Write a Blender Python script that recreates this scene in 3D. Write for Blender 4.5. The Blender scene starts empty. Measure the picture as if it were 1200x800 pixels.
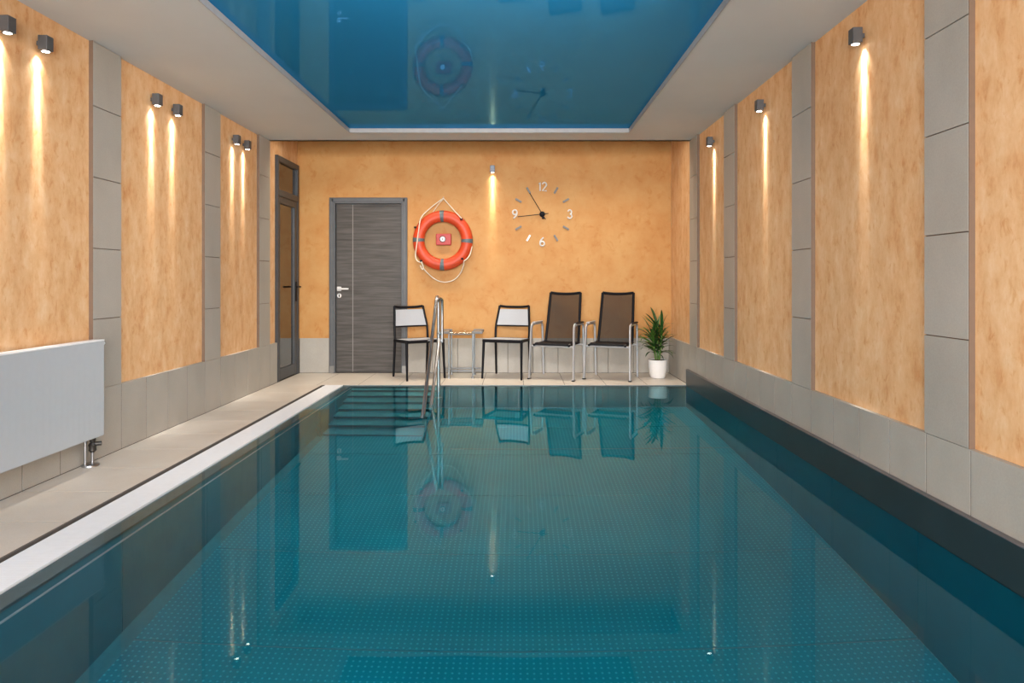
import bpy, bmesh, math, random
from mathutils import Vector, Matrix, Quaternion

random.seed(7)
SC = bpy.context.scene
COL = SC.collection

# ------------------------------------------------------------------ camera
EYE = 1.11
F_PX = 800.0
cam_d = bpy.data.cameras.new('camera')
cam_d.sensor_fit = 'HORIZONTAL'
cam_d.sensor_width = 36.0
cam_d.lens = 36.0 * F_PX / 1200.0
cam_d.shift_x = -6.0 / 1200.0
cam_d.shift_y = -72.0 / 1200.0
cam_d.clip_start = 0.02
cam = bpy.data.objects.new('camera', cam_d)
COL.objects.link(cam)
cam.location = (0, 0, EYE)
cam.rotation_euler = (math.pi / 2, 0, 0)
SC.camera = cam

# ------------------------------------------------------------------ world, lights, exposure
SC.view_settings.view_transform = 'Standard'
SC.view_settings.look = 'None'
SC.view_settings.gamma = 1.0
SC.view_settings.use_curve_mapping = False
SC.view_settings.exposure = 0.18
w = bpy.data.worlds.new('world')
SC.world = w
w.use_nodes = True
w.node_tree.nodes['Background'].inputs[0].default_value = (0.9, 0.95, 1.0, 1)
w.node_tree.nodes['Background'].inputs[1].default_value = 0.3


def area_light(name, loc, target, sx, sy, power, color):
    d = bpy.data.lights.new(name, 'AREA')
    d.shape = 'RECTANGLE'
    d.size, d.size_y = sx, sy
    d.energy = power
    d.color = color
    o = bpy.data.objects.new(name, d)
    COL.objects.link(o)
    o.location = loc
    o.rotation_euler = (Vector(target) - Vector(loc)).to_track_quat('-Z', 'Y').to_euler()
    return o


area_light('fill_light_from_rear', (-0.4, -2.8, 1.15), (-0.4, 8, 1.35), 4.3, 2.1, 480, (1.0, 0.98, 0.96))  # added fill from behind the camera; the rear wall has no windows
area_light('fill_light_over_near_pool', (-0.35, 1.6, 2.60), (-0.35, 1.6, 0), 1.9, 2.0, 32, (1.0, 0.98, 0.95))  # unseen fill added above the near pool, not a real fixture
far = area_light('fill_light_towards_far_end', (-0.15, 2.9, 2.50), (-0.95, 7.0, 0.45), 2.0, 0.35, 54, (1.0, 0.98, 0.95))  # added invisible fill that evens out the far side walls
far.data.spread = math.radians(115)
deck = area_light('fill_light_over_back_deck', (-0.4, 7.40, 2.93), (-0.4, 7.46, 0), 4.0, 0.22, 34, (1.0, 0.88, 0.72))  # fill hidden behind the soffit, added to brighten the back deck
deck.data.spread = math.radians(95)

# ------------------------------------------------------------------ materials
def srgb(r, g, b):
    def f(c):
        c /= 255.0
        return c / 12.92 if c <= 0.04045 else ((c + 0.055) / 1.055) ** 2.4
    return (f(r), f(g), f(b), 1.0)


class NT:
    def __init__(self, name):
        self.m = bpy.data.materials.new(name)
        self.m.use_nodes = True
        self.t = self.m.node_tree
        self.b = self.t.nodes.get('Principled BSDF')
        self.out = self.t.nodes.get('Material Output')

    def n(self, typ, **kw):
        nd = self.t.nodes.new(typ)
        for k, v in kw.items():
            if k.startswith('i_'):
                nd.inputs[k[2:].replace('_', ' ')].default_value = v
            else:
                setattr(nd, k, v)
        return nd

    def l(self, a, b):
        self.t.links.new(a, b)

    def pos(self, scale=(1, 1, 1)):
        g = self.n('ShaderNodeNewGeometry')
        mp = self.n('ShaderNodeMapping')
        mp.inputs['Scale'].default_value = scale
        self.l(g.outputs['Position'], mp.inputs['Vector'])
        return mp.outputs[0]

    def noise(self, vec, scale, detail=4, rough=0.55, dist=0.0):
        nd = self.n('ShaderNodeTexNoise')
        nd.inputs['Scale'].default_value = scale
        nd.inputs['Detail'].default_value = detail
        nd.inputs['Roughness'].default_value = rough
        nd.inputs['Distortion'].default_value = dist
        self.l(vec, nd.inputs['Vector'])
        return nd.outputs['Fac']

    def ramp(self, fac, stops):
        r = self.n('ShaderNodeValToRGB')
        e = r.color_ramp.elements
        e[0].position, e[0].color = stops[0]
        e[1].position, e[1].color = stops[-1]
        for p, c in stops[1:-1]:
            x = e.new(p)
            x.color = c
        self.l(fac, r.inputs[0])
        return r.outputs[0]

    def mix(self, fac, a, b, mode='MIX'):
        nd = self.n('ShaderNodeMix', data_type='RGBA', blend_type=mode)
        for s, v in ((0, fac), (6, a), (7, b)):
            if hasattr(v, 'links'):
                self.l(v, nd.inputs[s])
            else:
                nd.inputs[s].default_value = v
        return nd.outputs[2]

    def bump(self, h, strength, dist):
        nd = self.n('ShaderNodeBump')
        nd.inputs['Strength'].default_value = strength
        nd.inputs['Distance'].default_value = dist
        self.l(h, nd.inputs['Height'])
        self.l(nd.outputs[0], self.b.inputs['Normal'])

    def set(self, color=None, rough=0.5, metal=0.0, ior=1.45, coat=0.0):
        if color is not None:
            if hasattr(color, 'links'):
                self.l(color, self.b.inputs['Base Color'])
            else:
                self.b.inputs['Base Color'].default_value = color
        if hasattr(rough, 'links'):
            self.l(rough, self.b.inputs['Roughness'])
        else:
            self.b.inputs['Roughness'].default_value = rough
        self.b.inputs['Metallic'].default_value = metal
        self.b.inputs['IOR'].default_value = ior
        self.b.inputs['Coat Weight'].default_value = coat
        return self.m


def m_plain(name, col, rough=0.5, metal=0.0, vary=0.06, scale=25):
    t = NT(name)
    f = t.noise(t.pos(), scale, 3)
    dark = tuple(c * (1 - vary) for c in col[:3]) + (1,)
    lite = tuple(min(1, c * (1 + vary)) for c in col[:3]) + (1,)
    c = t.ramp(f, [(0.3, dark), (0.7, lite)])
    return t.set(c, rough, metal)


def m_plaster(name, stretch, scale, stops, tone, speck):
    """Lime-wash plaster: mottled ochre with darker brushed flecks."""
    t = NT(name)
    v = t.pos(stretch)
    big = t.noise(t.pos((1, 1, 0.7)), 1.3, 3)
    mid = t.noise(v, scale, 8, 0.70, 0.15)
    fine = t.noise(v, scale * 2.7, 6, 0.6, 0.6)
    c1 = t.ramp(mid, stops)
    c2 = t.ramp(fine, [(0.30, speck), (0.44, (1, 1, 1, 1)), (1.0, (1, 1, 1, 1))])
    c3 = t.ramp(big, [(0.3, (0.95, 0.91, 0.85, 1)), (0.7, (1, 1, 1, 1))])
    c = t.mix(0.85, c1, c2, 'MULTIPLY')
    c = t.mix(1.0, c, c3, 'MULTIPLY')
    c = t.mix(1.0, c, tone + (1,), 'MULTIPLY')
    t.set(c, 0.62)
    t.bump(mid, 0.10, 0.004)
    return t.m


def m_tile(name, a, b, rough):
    t = NT(name)
    oi = t.n('ShaderNodeObjectInfo')
    f1 = t.noise(t.pos((1, 1, 0.7)), 3.5, 4)
    f2 = t.noise(t.pos((1, 1, 1)), 120, 3)
    c = t.ramp(f1, [(0.3, a), (0.7, b)])
    rv = t.ramp(oi.outputs['Random'], [(0, (0.95, 0.95, 0.95, 1)), (1, (1.0, 1.0, 1.0, 1))])
    c = t.mix(1.0, c, rv, 'MULTIPLY')
    g = t.ramp(f2, [(0.35, (0.93, 0.93, 0.93, 1)), (0.65, (1, 1, 1, 1))])
    c = t.mix(1.0, c, g, 'MULTIPLY')
    t.set(c, rough)
    t.bump(f2, 0.06, 0.002)
    return t.m


M = {}
M['plaster_side'] = m_plaster('ochre_plaster_brushed', (1, 1.0, 0.50), 11.0, [(0.33, (0.63, 0.295, 0.105, 1)), (0.45, (0.71, 0.385, 0.160, 1)), (0.55, (0.75, 0.435, 0.195, 1)), (0.70, (0.80, 0.515, 0.265, 1))], (1.0, 1.08, 1.28), (0.86, 0.68, 0.50, 1))
M['plaster_back'] = m_plaster('ochre_plaster_clouded', (0.9, 1, 0.8), 4.2, [(0.30, (0.66, 0.315, 0.100, 1)), (0.45, (0.71, 0.370, 0.135, 1)), (0.58, (0.74, 0.415, 0.165, 1)), (0.74, (0.78, 0.460, 0.205, 1))], (0.71, 0.675, 0.565), (0.90, 0.76, 0.57, 1))
M['wall_tile'] = m_tile('grey_beige_wall_tile', (0.365, 0.34, 0.297, 1), (0.42, 0.39, 0.345, 1), 0.42)
M['deck_tile'] = m_tile('sand_deck_tile', (0.57, 0.505, 0.43, 1), (0.64, 0.585, 0.51, 1), 0.38)
M['grout'] = m_plain('grout', (0.085, 0.072, 0.06, 1), 0.9)
M['edge_trim'] = m_plain('brown_edge', (0.155, 0.10, 0.068, 1), 0.6)
M['soffit'] = m_plain('soffit_paint', (0.53, 0.545, 0.545, 1), 0.7, 0, 0.02, 3)
M['trim_white'] = m_plain('trim_white', (0.30, 0.30, 0.30, 1), 0.4)
M['shell'] = m_plain('rear_wall_paint', (0.72, 0.60, 0.46, 1), 0.8)
M['white_paint'] = m_plain('white_enamel', (0.44, 0.475, 0.51, 1), 0.3, 0, 0.015)
M['white_plastic'] = m_plain('white_plastic', (0.76, 0.79, 0.82, 1), 0.35, 0, 0.02)
M['ceramic'] = m_plain('white_ceramic', (0.80, 0.78, 0.76, 1), 0.35, 0, 0.02)
M['black_metal'] = m_plain('black_powder_coat', (0.007, 0.007, 0.009, 1), 0.5)
M['dark_box'] = m_plain('grey_anodised', (0.115, 0.12, 0.13, 1), 0.38, 0.5)
M['chrome'] = m_plain('chrome', (0.50, 0.505, 0.52, 1), 0.2, 1.0, 0.02)
M['rail_steel'] = m_plain('polished_rail_steel', (0.36, 0.37, 0.39, 1), 0.30, 1.0, 0.02)
M['alu'] = m_plain('brushed_aluminium', (0.50, 0.51, 0.53, 1), 0.4, 0.6, 0.03)
M['valve'] = m_plain('dark_valve', (0.05, 0.045, 0.04, 1), 0.4, 0.6)
M['seat_cloth'] = m_plain('light_grey_mesh', (0.37, 0.385, 0.415, 1), 0.7, 0, 0.05, 200)
M['ring_orange'] = m_plain('ring_orange', (0.52, 0.050, 0.011, 1), 0.45, 0, 0.12, 8)
M['ring_band'] = m_plain('ring_band', (0.085, 0.11, 0.125, 1), 0.5, 0, 0.3, 60)
M['rope'] = m_plain('white_rope', (0.70, 0.62, 0.50, 1), 0.8, 0, 0.1, 150)
M['red'] = m_plain('alarm_red', (0.38, 0.014, 0.008, 1), 0.4)
M['soil'] = m_plain('potting_soil', (0.10, 0.055, 0.03, 1), 0.95, 0, 0.4, 90)
M['stem'] = m_plain('green_stem', (0.10, 0.20, 0.03, 1), 0.6, 0, 0.3, 30)
M['clock_dark'] = m_plain('clock_grey', (0.17, 0.165, 0.16, 1), 0.5, 0.0)
M['clock_silver'] = m_plain('clock_silver', (0.66, 0.66, 0.66, 1), 0.45, 0.2)
M['upstand'] = m_plain('anthracite_panel', (0.016, 0.027, 0.032, 1), 0.33, 0, 0.15, 6)
M['upstand_cap'] = m_plain('anthracite_cap', (0.11, 0.10, 0.10, 1), 0.4, 0, 0.15, 12)
M['gutter'] = m_plain('gutter_grey', (0.12, 0.11, 0.10, 1), 0.7)  # even dark grey of the gutter channel and its wall
M['glass_frame'] = m_plain('anthracite_frame', (0.050, 0.052, 0.056, 1), 0.4)
M['door_frame'] = m_plain('slate_frame', (0.092, 0.098, 0.106, 1), 0.45, 0, 0.08, 12)
M['inlay'] = m_plain('steel_inlay', (0.22, 0.21, 0.20, 1), 0.35, 0.6)


M['black_metal'].node_tree.nodes['Principled BSDF'].inputs['Specular IOR Level'].default_value = 0.15


def m_wood():
    t = NT('grey_oak_laminate')
    v = t.pos((1.0, 1, 17))
    f = t.noise(v, 2.2, 6, 0.6, 0.25)
    f2 = t.noise(t.pos((3, 1, 140)), 2.0, 4)
    c = t.ramp(f, [(0.28, (0.036, 0.030, 0.026, 1)), (0.5, (0.068, 0.060, 0.054, 1)), (0.74, (0.112, 0.102, 0.094, 1))])
    g = t.ramp(f2, [(0.35, (0.8, 0.8, 0.8, 1)), (0.65, (1, 1, 1, 1))])
    t.set(t.mix(1, c, g, 'MULTIPLY'), 0.5)
    return t.m


M['wood'] = m_wood()


def m_steel(name, dots):
    """Blue-green tinted stainless lining of the basin; anti-slip studs on the floor."""
    t = NT(name)
    f = t.noise(t.pos((1, 1, 1)), 2.2, 3)
    if dots:
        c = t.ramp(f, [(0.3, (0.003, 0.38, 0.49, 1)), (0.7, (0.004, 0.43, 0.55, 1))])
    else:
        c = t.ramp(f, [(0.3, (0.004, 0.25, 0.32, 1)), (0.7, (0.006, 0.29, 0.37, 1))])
    if dots:
        g = t.n('ShaderNodeNewGeometry')
        sx = t.n('ShaderNodeSeparateXYZ')
        t.l(g.outputs['Position'], sx.inputs[0])

        def saw(sock, pitch):
            a = t.n('ShaderNodeMath', operation='DIVIDE')
            a.inputs[1].default_value = pitch
            t.l(sock, a.inputs[0])
            b = t.n('ShaderNodeMath', operation='FRACT')
            t.l(a.outputs[0], b.inputs[0])
            c_ = t.n('ShaderNodeMath', operation='SUBTRACT')
            c_.inputs[1].default_value = 0.5
            t.l(b.outputs[0], c_.inputs[0])
            d = t.n('ShaderNodeMath', operation='POWER')
            d.inputs[1].default_value = 2
            ab = t.n('ShaderNodeMath', operation='ABSOLUTE')
            t.l(c_.outputs[0], ab.inputs[0])
            t.l(ab.outputs[0], d.inputs[0])
            return d.outputs[0]
        s = t.n('ShaderNodeMath', operation='ADD')
        t.l(saw(sx.outputs[0], 0.029), s.inputs[0])
        t.l(saw(sx.outputs[1], 0.031), s.inputs[1])
        q = t.n('ShaderNodeMath', operation='SQRT')
        t.l(s.outputs[0], q.inputs[0])
        stud = t.ramp(q.outputs[0], [(0.09, (1, 1, 1, 1)), (0.23, (0, 0, 0, 1))])
        c = t.mix(stud, t.mix(1, c, (0.9, 0.9, 0.9, 1), 'MULTIPLY'), (0.04, 0.64, 0.74, 1))  # glint of the studs painted in as a lighter colour
        t.bump(stud, 0.5, 0.003)
    t.set(c, 0.4)
    t.b.inputs['Specular IOR Level'].default_value = 0.3
    return t.m


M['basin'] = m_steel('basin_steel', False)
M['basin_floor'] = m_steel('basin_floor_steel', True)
M['basin_dark'] = m_plain('basin_overflow_dark', (0.006, 0.075, 0.105, 1), 0.4)
M['basin_seam'] = m_plain('weld_seam', (0.10, 0.36, 0.42, 1), 0.35)
M['seam_bright'] = m_plain('bright_weld', (0.55, 0.60, 0.60, 1), 0.3)
M['ledge'] = m_plain('overflow_ledge', (0.16, 0.19, 0.20, 1), 0.4)
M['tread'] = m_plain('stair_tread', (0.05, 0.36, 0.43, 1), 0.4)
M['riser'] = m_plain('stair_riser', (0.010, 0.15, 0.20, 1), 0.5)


def m_water():
    t = NT('pool_water')
    t.t.nodes.remove(t.b)
    f = t.noise(t.pos((1, 1, 1)), 1.6, 2)
    bp = t.n('ShaderNodeBump')
    bp.inputs['Strength'].default_value = 0.010
    bp.inputs['Distance'].default_value = 0.05
    t.l(f, bp.inputs['Height'])
    rf = t.n('ShaderNodeBsdfRefraction')
    rf.inputs['IOR'].default_value = 1.333
    rf.inputs['Roughness'].default_value = 0.0
    gl = t.n('ShaderNodeBsdfAnisotropic')
    gl.inputs[0].default_value = (0.50, 0.76, 0.80, 1)
    gl.inputs['Roughness'].default_value = 0.0
    fr = t.n('ShaderNodeFresnel')
    fr.inputs['IOR'].default_value = 1.333
    mx = t.n('ShaderNodeMixShader')
    for nd in (rf, gl, fr):
        t.l(bp.outputs[0], nd.inputs['Normal'])
    t.l(fr.outputs[0], mx.inputs[0])
    t.l(rf.outputs[0], mx.inputs[1])
    t.l(gl.outputs[0], mx.inputs[2])
    t.l(mx.outputs[0], t.out.inputs['Surface'])
    va = t.n('ShaderNodeVolumeAbsorption')
    va.inputs['Color'].default_value = (0.25, 0.80, 0.88, 1)
    va.inputs['Density'].default_value = 0.30
    t.l(va.outputs[0], t.out.inputs['Volume'])
    return t.m


M['water'] = m_water()


def m_film():
    """Glossy blue stretch-ceiling film."""
    t = NT('blue_stretch_film')
    t.t.nodes.remove(t.b)
    d = t.n('ShaderNodeBsdfDiffuse')
    f = t.noise(t.pos(), 0.5, 2)
    c = t.ramp(f, [(0.3, (0.012, 0.145, 0.30, 1)), (0.7, (0.013, 0.155, 0.315, 1))])
    t.l(c, d.inputs[0])
    g = t.n('ShaderNodeBsdfAnisotropic')
    g.inputs[0].default_value = (0.036, 0.110, 0.24, 1)
    g.inputs['Roughness'].default_value = 0.008
    a = t.n('ShaderNodeAddShader')
    t.l(d.outputs[0], a.inputs[0])
    t.l(g.outputs[0], a.inputs[1])
    t.l(a.outputs[0], t.out.inputs[0])
    return t.m


M['film'] = m_film()


def m_pane(name, tint, refl, ior=1.5):
    t = NT(name)
    t.t.nodes.remove(t.b)
    tr = t.n('ShaderNodeBsdfTransparent')
    tr.inputs[0].default_value = tint
    g = t.n('ShaderNodeBsdfAnisotropic')
    g.inputs[0].default_value = refl
    g.inputs['Roughness'].default_value = 0.0
    fr = t.n('ShaderNodeFresnel')
    fr.inputs[0].default_value = ior
    mx = t.n('ShaderNodeMixShader')
    t.l(fr.outputs[0], mx.inputs[0])
    t.l(tr.outputs[0], mx.inputs[1])
    t.l(g.outputs[0], mx.inputs[2])
    t.l(mx.outputs[0], t.out.inputs[0])
    return t.m


M['smoked_glass'] = m_pane('smoked_glass', (0.30, 0.28, 0.26, 1), (0.9, 0.9, 0.9, 1), 2.9)
M['clear_glass'] = m_pane('table_glass', (0.86, 0.90, 0.89, 1), (1, 1, 1, 1))


def m_sling():
    t = NT('dark_textilene')
    t.set((0.020, 0.017, 0.015, 1), 0.7)
    tr = t.n('ShaderNodeBsdfTransparent')
    mx = t.n('ShaderNodeMixShader')
    f = t.noise(t.pos((260, 260, 260)), 3.0, 1)
    r = t.ramp(f, [(0.2, (0.62, 0.62, 0.62, 1)), (0.8, (0.78, 0.78, 0.78, 1))])
    t.l(r, mx.inputs[0])
    t.l(tr.outputs[0], mx.inputs[1])
    t.l(t.b.outputs[0], mx.inputs[2])
    t.l(mx.outputs[0], t.out.inputs[0])
    return t.m


M['sling'] = m_sling()


def m_leaf():
    t = NT('dracaena_leaf')
    oi = t.n('ShaderNodeObjectInfo')
    c = t.ramp(oi.outputs['Random'], [(0, (0.010, 0.040, 0.010, 1)), (0.6, (0.022, 0.085, 0.016, 1)), (1, (0.075, 0.17, 0.022, 1))])
    t.set(c, 0.36)
    return t.m


M['leaf'] = m_leaf()


def m_emit(name, col, s):
    t = NT(name)
    t.b.inputs['Base Color'].default_value = (0.8, 0.8, 0.8, 1)
    t.b.inputs['Emission Color'].default_value = col
    t.b.inputs['Emission Strength'].default_value = s
    return t.m


M['lens'] = m_emit('lit_lamp_lens', (1.0, 0.93, 0.80, 1), 14)

# ------------------------------------------------------------------ mesh helpers
def add_box(bm, x0, x1, y0, y1, z0, z1, bev=0.0, seg=1):
    vs = [bm.verts.new((x, y, z)) for x in (x0, x1) for y in (y0, y1) for z in (z0, z1)]
    fs = []
    for q in ((0, 1, 3, 2), (4, 6, 7, 5), (0, 4, 5, 1), (2, 3, 7, 6), (0, 2, 6, 4), (1, 5, 7, 3)):
        fs.append(bm.faces.new([vs[i] for i in q]))
    if bev > 0:
        es = list({e for f in fs for e in f.edges})
        bmesh.ops.bevel(bm, geom=es, offset=bev, segments=seg, affect='EDGES', profile=0.6)
    return bm


def BX(*a, **k):
    return add_box(bmesh.new(), *a, **k)


def add_tube(bm, pts, r, n=10, closed=False, flat=1.0, cap=True, up=None):
    """Sweep a circle (optionally flattened) along pts; r may be a list."""
    P = [Vector(p) for p in pts]
    N = len(P)
    rs = r if isinstance(r, (list, tuple)) else [r] * N
    tang = []
    for i in range(N):
        a = P[(i - 1) % N] if (closed or i > 0) else P[i]
        b = P[(i + 1) % N] if (closed or i < N - 1) else P[i]
        tang.append((b - a).normalized())
    ref = Vector(up) if up else (Vector((0, 0, 1)) if abs(tang[0].z) < 0.9 else Vector((1, 0, 0)))
    u = (ref - tang[0] * ref.dot(tang[0])).normalized()
    rings = []
    for i in range(N):
        if i > 0:
            q = tang[i - 1].rotation_difference(tang[i])
            u = (q @ u)
            u = (u - tang[i] * u.dot(tang[i])).normalized()
        v = tang[i].cross(u)
        rings.append([bm.verts.new(P[i] + rs[i] * (math.cos(2 * math.pi * k / n) * u * flat + math.sin(2 * math.pi * k / n) * v)) for k in range(n)])
    rng = range(N) if closed else range(N - 1)
    for i in rng:
        A, B = rings[i], rings[(i + 1) % N]
        for k in range(n):
            bm.faces.new((A[k], A[(k + 1) % n], B[(k + 1) % n], B[k]))
    if cap and not closed:
        bm.faces.new(rings[0][::-1])
        bm.faces.new(rings[-1])
    return bm


def TB(*a, **k):
    return add_tube(bmesh.new(), *a, **k)


def add_lathe(bm, prof, center, n=28, axis='Z'):
    cx, cy, cz = center
    rings = []
    for r, h in prof:
        ring = []
        for k in range(n):
            a = 2 * math.pi * k / n
            if axis == 'Z':
                p = (cx + r * math.cos(a), cy + r * math.sin(a), cz + h)
            elif axis == 'Y':
                p = (cx + r * math.cos(a), cy + h, cz + r * math.sin(a))
            else:
                p = (cx + h, cy + r * math.cos(a), cz + r * math.sin(a))
            ring.append(bm.verts.new(p))
        rings.append(ring)
    for A, B in zip(rings, rings[1:]):
        for k in range(n):
            bm.faces.new((A[k], A[(k + 1) % n], B[(k + 1) % n], B[k]))
    bm.faces.new(rings[0][::-1])
    bm.faces.new(rings[-1])
    return bm


def LT(*a, **k):
    return add_lathe(bmesh.new(), *a, **k)


def round_path(pts, rad, seg=5):
    """Polyline with rounded corners."""
    P = [Vector(p) for p in pts]
    out = [P[0]]
    for i in range(1, len(P) - 1):
        a, b, c = P[i - 1], P[i], P[i + 1]
        d1, d2 = (a - b), (c - b)
        r = min(rad, d1.length * 0.48, d2.length * 0.48)
        p0, p2 = b + d1.normalized() * r, b + d2.normalized() * r
        for k in range(seg + 1):
            t = k / seg
            out.append((1 - t) ** 2 * p0 + 2 * t * (1 - t) * b + t * t * p2)
    out.append(P[-1])
    return out


def spline(pts, sub=6):
    P = [Vector(p) for p in pts]
    P = [P[0]] + P + [P[-1]]
    out = []
    for i in range(1, len(P) - 2):
        p0, p1, p2, p3 = P[i - 1:i + 3]
        for k in range(sub):
            t = k / sub
            out.append(0.5 * ((2 * p1) + (p2 - p0) * t + (2 * p0 - 5 * p1 + 4 * p2 - p3) * t * t + (3 * p1 - p0 - 3 * p2 + p3) * t ** 3))
    out.append(P[-2])
    return out


def obj(name, bm, mat, parent=None, smooth=False):
    bmesh.ops.recalc_face_normals(bm, faces=bm.faces[:])
    me = bpy.data.meshes.new(name)
    bm.to_mesh(me)
    bm.free()
    if smooth:
        for p in me.polygons:
            p.use_smooth = True
        try:
            me.set_sharp_from_angle(angle=math.radians(40))
        except Exception:
            pass
    me.materials.append(M[mat])
    o = bpy.data.objects.new(name, me)
    COL.objects.link(o)
    if parent:
        o.parent = parent
    return o


def tag(o, label, cat, group=None, kind=None):
    o['label'] = label
    o['category'] = cat
    if group:
        o['group'] = group
    if kind:
        o['kind'] = kind
    return o


def thing(name, label, cat, loc=(0, 0, 0), rz=0.0, group=None):
    o = bpy.data.objects.new(name, None)
    o.empty_display_size = 0.1
    COL.objects.link(o)
    o.location = loc
    o.rotation_euler = (0, 0, rz)
    return tag(o, label, cat, group)


def struct(name, bm, mat, label, cat):
    o = obj(name, bm, mat)
    return tag(o, label, cat, None, 'structure')


def struct_empty(name, label, cat):
    o = bpy.data.objects.new(name, None)
    COL.objects.link(o)
    return tag(o, label, cat, None, 'structure')


def dup(root, loc, rz, label):
    r = root.copy()
    COL.objects.link(r)
    r.location = loc
    r.rotation_euler = (0, 0, rz)
    r['label'] = label
    for ch in list(root.children):
        c = ch.copy()
        COL.objects.link(c)
        c.parent = r
        for g in list(ch.children):
            d = g.copy()
            COL.objects.link(d)
            d.parent = c
    return r


_tiles = {}


def tile(x0, x1, y0, y1, z0, z1, parent, mat, gap=0.0024, axes='yz', name='tile'):
    """One tile; alike tiles share their mesh. The joint runs along the given axes."""
    g = [gap if a in axes else 0 for a in 'xyz']
    d = (round(x1 - x0 - 2 * g[0], 4), round(y1 - y0 - 2 * g[1], 4), round(z1 - z0 - 2 * g[2], 4))
    key = d + (mat,)
    c = ((x0 + x1) / 2, (y0 + y1) / 2, (z0 + z1) / 2)
    if key not in _tiles:
        o = obj(name, BX(-d[0] / 2, d[0] / 2, -d[1] / 2, d[1] / 2, -d[2] / 2, d[2] / 2, bev=0.0006), mat, parent)
        _tiles[key] = o.data
    else:
        o = bpy.data.objects.new(name, _tiles[key])
        COL.objects.link(o)
        o.parent = parent
    o.location = c
    return o


# ------------------------------------------------------------------ room dimensions
XL_T, XL_P = -2.600, -2.625        # left wall: tile face, plaster face
XR_T, XR_P = 1.815, 1.840          # right wall
YB = 8.163                         # back wall plaster face
YE = 7.220                         # far end of the pool / of the lowered soffit
Y0 = -3.0
ZS = 2.578                         # soffit underside
ZF = 2.616                         # blue film
ZD = 2.95                          # ceiling above the back deck
WH = 0.430                         # wainscot height
ROW = 0.4375
POOL_X0, POOL_X1 = -1.757, 1.785
POOL_Y0 = -0.6
DEPTH = -1.13
WATER = -0.008

# ------------------------------------------------------------------ walls
wl = struct('wall_left', BX(XL_P - 0.15, XL_P - 0.012, Y0, 7.40, -0.05, ZD), 'edge_trim',
            'long left wall of ochre plaster panels between grey tiled pilasters', 'wall')
obj('wall_segment', BX(XL_P - 0.15, XL_P, 8.125, YB + 0.15, -0.05, ZD), 'plaster_side', wl)
obj('wall_segment', BX(XL_P - 0.15, XL_P, 7.40, 8.125, 2.47, ZD), 'plaster_side', wl)
wr = struct('wall_right', BX(XR_P + 0.012, XR_P + 0.15, Y0, YB + 0.15, -0.05, ZD), 'edge_trim',
            'long right wall of ochre plaster panels between grey tiled pilasters', 'wall')


def side_wall(parent, sgn, xp, xt, pil, y_near, joints, y_far, panel_far):
    """sgn -1 left, +1 right; xp plaster face, xt tile face."""
    def bx(a, b):
        return (min(a, b), max(a, b))
    xa, xb = bx(xp, xp + sgn * 0.013)
    edges = [y_near] + [v for p in pil for v in p]
    spans = []
    prev = y_near
    for a, b in pil:
        if a > prev + 0.02:
            spans.append((prev, a))
        prev = b
    spans.append((prev, panel_far))
    for a, b in spans:
        obj('plaster_panel', BX(xa, xb, a + 0.001, b - 0.001, WH + 0.001, ZS + 0.2 if b > YE else ZS), 'plaster_side', parent)
    # pilasters: brown-edged core and tiles
    for a, b in pil:
        ca, cb = bx(xt + sgn * 0.009, xp + sgn * 0.013)
        obj('pilaster_core', BX(ca, cb, a + 0.0015, b - 0.0015, WH, ZS), 'edge_trim', parent)
        ea, eb = bx(xt + sgn * 0.0005, xp)
        obj('edge_strip', BX(ea, eb, a - 0.003, a, WH, ZS), 'edge_trim', parent)
        ta, tb = bx(xt, xt + sgn * 0.009)
        z = WH
        while z < ZS - 0.01:
            z2 = min(z + ROW, ZS)
            tile(ta, tb, a, b, z, z2, parent, 'wall_tile')
            z = z2
    # wainscot
    ca, cb = bx(xt + sgn * 0.0011, xp + sgn * 0.013)
    obj('wainscot_core', BX(ca, cb, y_near, y_far, 0.0, WH - 0.003), 'grout', parent)
    ta, tb = bx(xt, xt + sgn * 0.009)
    for a, b in zip(joints, joints[1:]):
        tile(ta, tb, a, b, 0.001, WH, parent, 'wall_tile')
    # thin tiled ledge on top of the wainscot
    la, lb = bx(xt, xp)
    obj('wainscot_ledge', BX(la, lb, y_near, y_far, WH - 0.003, WH + 0.0005), 'wall_tile', parent)


JL = [2.387 + 0.3 * k for k in range(17)]          # ... 7.187
side_wall(wl, -1, XL_P, XL_T, [(2.687, 2.987), (4.187, 4.487), (5.687, 5.987), (6.887, 7.187)], Y0, JL + [7.40], 7.40, 7.40)
JR = [4.217 + 0.297 * k for k in range(-8, 11)]
side_wall(wr, 1, XR_P, XR_T, [(2.745, 3.045), (4.217, 4.514), (5.702, 5.999), (6.890, 7.187)], Y0, JR + [7.187 + 0.297 * k for k in (1, 2, 3)] + [YB], YB, YB)

wb = struct('wall_back', BX(-2.25, -1.30, YB + 0.012, YB + 0.15, 2.10, ZD), 'plaster_back',
            'far end wall of ochre plaster above a low grey tile base', 'wall')
obj('wall_segment', BX(-2.80, -2.25, YB + 0.012, YB + 0.15, -0.05, ZD), 'grout', wb)
obj('wall_segment', BX(-1.30, 2.0, YB + 0.012, YB + 0.15, -0.05, ZD), 'grout', wb)
DX0, DX1, DZ = -2.245, -1.311, 2.095
b = bmesh.new()
pl = [(XL_P, WH - 0.02), (DX0 + 0.004, WH - 0.02), (DX0 + 0.004, DZ - 0.004), (DX1 - 0.004, DZ - 0.004), (DX1 - 0.004, WH - 0.02), (XR_P, WH - 0.02), (XR_P, ZD), (XL_P, ZD)]
fa = b.faces.new([b.verts.new((x, YB, z)) for x, z in pl])
ex = bmesh.ops.extrude_face_region(b, geom=[fa])
bmesh.ops.translate(b, vec=(0, 0.013, 0), verts=[v for v in ex['geom'] if isinstance(v, bmesh.types.BMVert)])
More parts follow.
